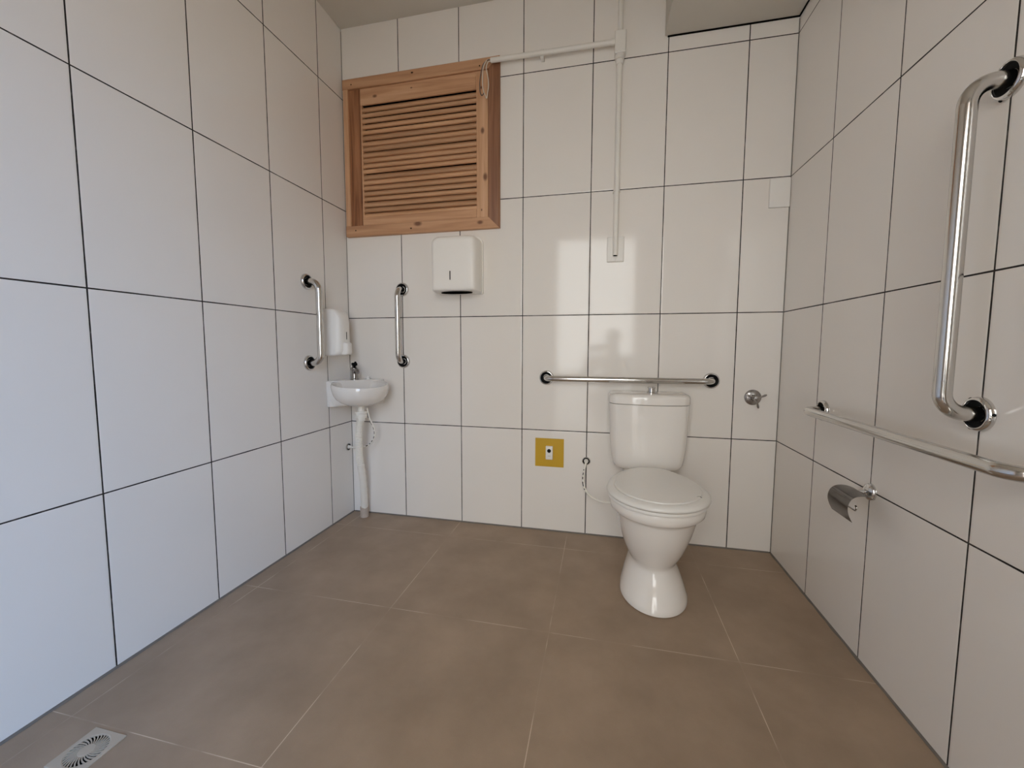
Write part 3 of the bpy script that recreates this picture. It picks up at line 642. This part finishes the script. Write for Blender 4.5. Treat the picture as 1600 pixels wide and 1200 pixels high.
# ------------------------------------------------------------------ wall plates
sw = thing('wall_switch', 'white wall switch plate at the lower end of the conduit', 'switch', (1.487, 0, 1.462))
link('plate', bx(-0.041, 0.041, -0.0085, -0.0002, -0.0610, 0.0610, bev=0.004, seg=3), M['plate'], sw, smooth=True, angle=0.8)
link('rocker', bx(-0.0205, -0.0010, -0.0115, -0.0087, -0.0580, 0.022, bev=0.001), M['white'], sw)
link('rocker', bx(0.0010, 0.0060, -0.0115, -0.0087, -0.0580, 0.022, bev=0.001), M['white'], sw)
bp = tag(link('blank_plate', bx(-0.0425, 0.0425, -0.010, -0.0002, -0.064, 0.064, bev=0.004, seg=3), M['plate'], loc=(2.1965, 0, 1.675), smooth=True, angle=0.8), 'blank white cover plate high in the right corner of the back wall', 'cover plate')

# ------------------------------------------------------------------ shower/stop valve
va = thing('stop_valve', 'round chrome valve with a three armed handle on the wall right of the toilet', 'valve', (2.130, 0, 0.749))
RX = Matrix.Rotation(PI/2, 4, 'X')
bm = lathe(bmesh.new(), [(0.0365, 0.0002), (0.0365, 0.003), (0.034, 0.006), (0.018, 0.009), (0.013, 0.010), (0.012, 0.030), (0.009, 0.034)], 40); xform(bm, RX); link('escutcheon', bm, M['brushed'], va, smooth=True, angle=0.7)
bm = bmesh.new()
c0 = Vector((0.0, -0.046, 0)); lb = lathe(bmesh.new(), [(0.004, 0.030), (0.0115, 0.034), (0.0125, 0.048), (0.010, 0.054), (0.002, 0.056)], 24); xform(lb, RX)
me = bpy.data.meshes.new('t'); lb.to_mesh(me); lb.free(); bm.from_mesh(me); bpy.data.meshes.remove(me)
for a in (22, 158, 285):
    a = math.radians(a); d = Vector((math.cos(a), 0, math.sin(a))); w = d.cross(Vector((0, 1, 0)))
    tube(bm, [c0+d*0.004, c0+d*0.022, c0+d*0.040+Vector((0, 0.002, 0)), c0+d*0.047+Vector((0, 0.003, 0))], [0.0048, 0.0036, 0.0052, 0.003], 12)
link('handle', bm, M['brushed'], va, smooth=True, angle=0.8)

# ------------------------------------------------------------------ toilet paper holder
ph = thing('paper_holder', 'empty steel toilet paper holder with curved cover flap on the right wall', 'paper holder', (RW-0.0002, -0.686, 0.545))
bm = lathe(bmesh.new(), [(0.026, 0.0), (0.026, 0.005), (0.023, 0.011), (0.014, 0.016), (0.008, 0.018)], 32); xform(bm, Matrix.Rotation(-PI/2, 4, 'Y')); link('flange', bm, M['chrome'], ph, smooth=True, angle=0.8)
bm = bmesh.new(); tube(bm, bent([(-0.012, 0, 0), (-0.062, 0, -0.003), (-0.066, 0.0, -0.022)], 0.008, 6), 0.0055, 14); link('arm', bm, M['chrome'], ph, smooth=True, angle=0.8)
prof = catmull([(-0.030, 0, 0.000), (-0.050, 0, 0.0065), (-0.070, 0, 0.0070), (-0.086, 0, 0.0010), (-0.096, 0, -0.012), (-0.1000, 0, -0.032), (-0.0955, 0, -0.053), (-0.0860, 0, -0.073)], 6)
bm = bmesh.new(); loft(bm, [[(p.x, y, p.z) for p in prof] for y in (0.031, -0.077)], False, False, closed=False)
bmesh.ops.solidify(bm, geom=bm.faces[:], thickness=0.0012)
link('cover_flap', bm, M['flap'], ph, smooth=True, angle=0.6)
bm = bmesh.new(); tube(bm, bent([(-0.066, 0.0, -0.018), (-0.066, 0.0, -0.045), (-0.066, -0.050, -0.045), (-0.066, -0.058, -0.034), (-0.066, -0.050, -0.030)], 0.004, 5), 0.0026, 10); link('roll_rod', bm, M['chrome'], ph, smooth=True, angle=0.8)

# ------------------------------------------------------------------ floor drain
fd = thing('floor_drain', 'square beige plastic floor drain with a round radial grate near the left wall', 'drain', (0.2295, -1.436, 0), (0, 0, 0.0))
bm = bmesh.new(); h = 0.0505
sqr = []
N = 64
for k in range(N):
    a = 2*PI*k/N+PI/4; c, s = math.cos(a), math.sin(a); q = h/max(abs(c), abs(s)); sqr.append((c*q, s*q))
ci = [(0.0400*math.cos(2*PI*k/N+PI/4), 0.0400*math.sin(2*PI*k/N+PI/4)) for k in range(N)]
rings = [[(x, y, 0.0002) for x, y in sqr], [(x, y, 0.0028) for x, y in sqr], [(x*0.985, y*0.985, 0.0036) for x, y in sqr], [(x*1.06, y*1.06, 0.0036) for x, y in ci], [(x, y, 0.0026) for x, y in ci], [(x, y, 0.0002) for x, y in ci]]
loft(bm, rings, False, False)
link('frame', bm, M['drain'], fd)
bm = lathe(bmesh.new(), [(0.0399, 0.0003), (0.0399, 0.0006), (0.001, 0.0006)], 40); link('sump', bm, M['dark'], fd)
bm = bmesh.new(); lathe(bm, [(0.0165, 0.0007), (0.0165, 0.0032), (0.0150, 0.0038), (0.001, 0.0040)], 32)
for k in range(30):     # swirled blades
    a = 2*PI*k/30; pts = []
    for r, w in ((0.015, 0.0011), (0.024, 0.0013), (0.032, 0.0015), (0.0398, 0.0017)):
        b = a+(r-0.015)*16; c = Vector((math.cos(b), math.sin(b), 0)); t = Vector((-c.y, c.x, 0))
        pts.append([c*r+t*w+Vector((0, 0, z)) for z in (0.0008, 0.0032)][::1]+[c*r-t*w+Vector((0, 0, z)) for z in (0.0032, 0.0008)])
    loft(bm, pts)
link('grate', bm, M['drain'], fd)

# ------------------------------------------------------------------ the photographer, crouching in the doorway (seen only as a blurred reflection)
def skinned(name, nodes, links_, mat, parent, sub=2, root=0):
    names_ = list(nodes); me = bpy.data.meshes.new(name)
    me.from_pydata([Vector(nodes[k][0]) for k in names_], [(names_.index(a), names_.index(b)) for a, b in links_], [])
    me.materials.append(mat); o = bpy.data.objects.new(name, me); COL.objects.link(o); o.parent = parent
    md = o.modifiers.new('skin', 'SKIN'); md.use_smooth_shade = True; md.branch_smoothing = 0.4
    for i, k in enumerate(names_):
        r = nodes[k][1]; sv = me.skin_vertices[0].data[i]; sv.radius = r if isinstance(r, tuple) else (r, r); sv.use_root = (i == root)
    sb = o.modifiers.new('sub', 'SUBSURF'); sb.levels = sub; sb.render_levels = sub
    return o
SKN = simple('skin', (0.36, 0.20, 0.13), 0.5, noise=0.05, nscale=60); CLO = simple('navy_cotton', (0.035, 0.04, 0.055), 0.85, noise=0.2, nscale=200)
TRO = simple('grey_trousers', (0.05, 0.047, 0.045), 0.85, noise=0.2, nscale=200); HAI = simple('dark_hair', (0.02, 0.014, 0.01), 0.6, noise=0.3, nscale=120)
PX, PY = 1.555, -2.62
per = thing('person', 'person in a dark top crouching in the doorway and holding up a phone', 'person', (PX, PY, -0.04))
def Lc(x, y, z): return (x-PX, y-PY, z+0.04)
nd = {'pelvis': (Lc(1.555, -2.68, 0.28), (0.15, 0.11)), 'waist': (Lc(1.555, -2.66, 0.45), (0.13, 0.10)), 'chest': (Lc(1.555, -2.60, 0.68), (0.155, 0.105)), 'upper': (Lc(1.558, -2.56, 0.84), (0.10, 0.08)),
      'neck': (Lc(1.560, -2.53, 0.93), 0.052), 'jaw': (Lc(1.560, -2.495, 1.00), (0.060, 0.068)), 'skull': (Lc(1.560, -2.50, 1.075), (0.076, 0.092)), 'crown': (Lc(1.560, -2.51, 1.135), (0.060, 0.072)),
      'nose': (Lc(1.560, -2.395, 1.045), 0.010)}
lk = [('pelvis', 'waist'), ('waist', 'chest'), ('chest', 'upper'), ('upper', 'neck'), ('neck', 'jaw'), ('jaw', 'skull'), ('skull', 'crown'), ('skull', 'nose')]
HT = {}
for s_, sd_, el, wr_, hd in ((-1, 'l', (1.245, -2.44, 0.66), (1.290, -2.20, 0.890), (1.318, -2.165, 0.935)), (1, 'r', (1.790, -2.40, 0.68), (1.565, -2.20, 0.890), (1.540, -2.165, 0.935))):
    nd['sh'+sd_] = (Lc(1.555+s_*0.185, -2.57, 0.83), 0.062); nd['ua'+sd_] = (Lc(*[(a*0.5+b*0.5) for a, b in zip((1.555+s_*0.195, -2.56, 0.80), el)]), 0.048)
    nd['el'+sd_] = (Lc(*el), 0.040); nd['fa'+sd_] = (Lc(*[a*0.6+b*0.4 for a, b in zip(el, wr_)]), 0.038); nd['wr'+sd_] = (Lc(*wr_), (0.026, 0.022)); nd['pa'+sd_] = (Lc(*hd), (0.036, 0.016))
    lk += [('upper', 'sh'+sd_), ('sh'+sd_, 'ua'+sd_), ('ua'+sd_, 'el'+sd_), ('el'+sd_, 'fa'+sd_), ('fa'+sd_, 'wr'+sd_), ('wr'+sd_, 'pa'+sd_)]
    for k in range(4):      # fingers curl round the back and edge of the phone
        fx_ = hd[0]-s_*0.0; fz = 0.925+k*0.020; ln_ = (0.9, 1.0, 0.95, 0.8)[k]
        nd['f%d1%s' % (k, sd_)] = (Lc(hd[0]-s_*0.004, -2.142, fz), 0.0095); nd['f%d2%s' % (k, sd_)] = (Lc(hd[0]-s_*0.030*ln_, -2.130, fz+0.003), 0.0085); nd['f%d3%s' % (k, sd_)] = (Lc(hd[0]-s_*0.052*ln_, -2.128, fz+0.004), 0.0072)
        lk += [('pa'+sd_, 'f%d1%s' % (k, sd_)), ('f%d1%s' % (k, sd_), 'f%d2%s' % (k, sd_)), ('f%d2%s' % (k, sd_), 'f%d3%s' % (k, sd_))]
    nd['t1'+sd_] = (Lc(hd[0]+s_*0.004, -2.176, 0.965), 0.011); nd['t2'+sd_] = (Lc(hd[0]-s_*0.022, -2.150, 0.985), 0.0095)
    lk += [('wr'+sd_, 't1'+sd_), ('t1'+sd_, 't2'+sd_)]
    hip = (1.555+s_*0.09, -2.66, 0.24); kn = (1.555+s_*0.21, -2.37, 0.47); an = (1.555+s_*0.14, -2.56, 0.06)
    nd['hp'+sd_] = (Lc(*hip), 0.085); nd['th'+sd_] = (Lc(*[(a+b)/2 for a, b in zip(hip, kn)]), 0.072); nd['kn'+sd_] = (Lc(*kn), 0.052); nd['ca'+sd_] = (Lc(*[a*0.6+b*0.4 for a, b in zip(kn, an)]), 0.05); nd['an'+sd_] = (Lc(*an), 0.034)
    nd['ft'+sd_] = (Lc(1.555+s_*0.15, -2.46, 0.0), (0.036, 0.028)); nd['to'+sd_] = (Lc(1.555+s_*0.155, -2.39, -0.01), (0.034, 0.020))
    lk += [('pelvis', 'hp'+sd_), ('hp'+sd_, 'th'+sd_), ('th'+sd_, 'kn'+sd_), ('kn'+sd_, 'ca'+sd_), ('ca'+sd_, 'an'+sd_), ('an'+sd_, 'ft'+sd_), ('ft'+sd_, 'to'+sd_)]
body = skinned('body', nd, lk, SKN, per)
def sub_nodes(keys, grow):
    o = {}
    for k in keys:
        p, r = nd[k]; r = r if isinstance(r, tuple) else (r, r); o[k] = (p, (r[0]+grow, r[1]+grow))
    return o, [(a, b) for a, b in lk if a in o and b in o]
n_, l_ = sub_nodes(['pelvis', 'waist', 'chest', 'upper', 'shl', 'ual', 'ell', 'fal', 'shr', 'uar', 'elr', 'far'], 0.014); skinned('shirt', n_, l_, CLO, per)
n_, l_ = sub_nodes(['pelvis', 'hpl', 'thl', 'knl', 'cal', 'hpr', 'thr', 'knr', 'car'], 0.016); skinned('trousers', n_, l_, TRO, per)
for sd_ in 'lr':
    n_, l_ = sub_nodes(['an'+sd_, 'ft'+sd_, 'to'+sd_], 0.009); skinned('shoe', n_, l_, M['black'], per)
bm = bmesh.new(); bmesh.ops.create_uvsphere(bm, u_segments=28, v_segments=18, radius=1.0)
for v in bm.verts:
    x, y, z = v.co; v.co = Vector((x*0.084, y*0.100-0.008, z*0.088+(0.0 if z > -0.2 else 0.02)))
bmesh.ops.delete(bm, geom=[v for v in bm.verts if v.co.z < -0.02 and v.co.y > -0.01 or v.co.z < -0.07 or (v.co.y > 0.055 and v.co.z < 0.035)], context='VERTS')
hr = link('hair', bm, HAI, per, smooth=True, loc=Lc(1.560, -2.505, 1.095))
for s_ in (-1, 1):
    bm = bmesh.new(); bmesh.ops.create_uvsphere(bm, u_segments=14, v_segments=10, radius=0.010); link('eye', bm, M['white'], per, smooth=True, loc=Lc(1.560+s_*0.030, -2.418, 1.075))
    bm = bmesh.new(); bmesh.ops.create_uvsphere(bm, u_segments=12, v_segments=8, radius=1.0)
    for v in bm.verts: v.co = Vector((v.co.x*0.007, v.co.y*0.018, v.co.z*0.030))
    link('ear', bm, SKN, per, smooth=True, loc=Lc(1.560+s_*0.079, -2.505, 1.055))
bm = bmesh.new(); tube(bm, [(-0.024, -0.006, 0.001), (-0.010, 0, 0), (0.010, 0, 0), (0.024, -0.006, 0.001)], 0.0045, 8); link('mouth', bm, simple('lips', (0.30, 0.10, 0.08), 0.5), per, smooth=True, loc=Lc(1.560, -2.421, 1.005))
phn = thing('phone', 'dark phone held up by the crouching person', 'phone', (1.4300, -2.116, 0.978))
link('case', bx(-0.078, 0.078, -0.0045, 0.0040, -0.037, 0.037, bev=0.003, seg=3), M['black'], phn, smooth=True, angle=0.8)
link('screen', bx(-0.073, 0.073, -0.0052, -0.0047, -0.034, 0.034), M['dark'], phn)
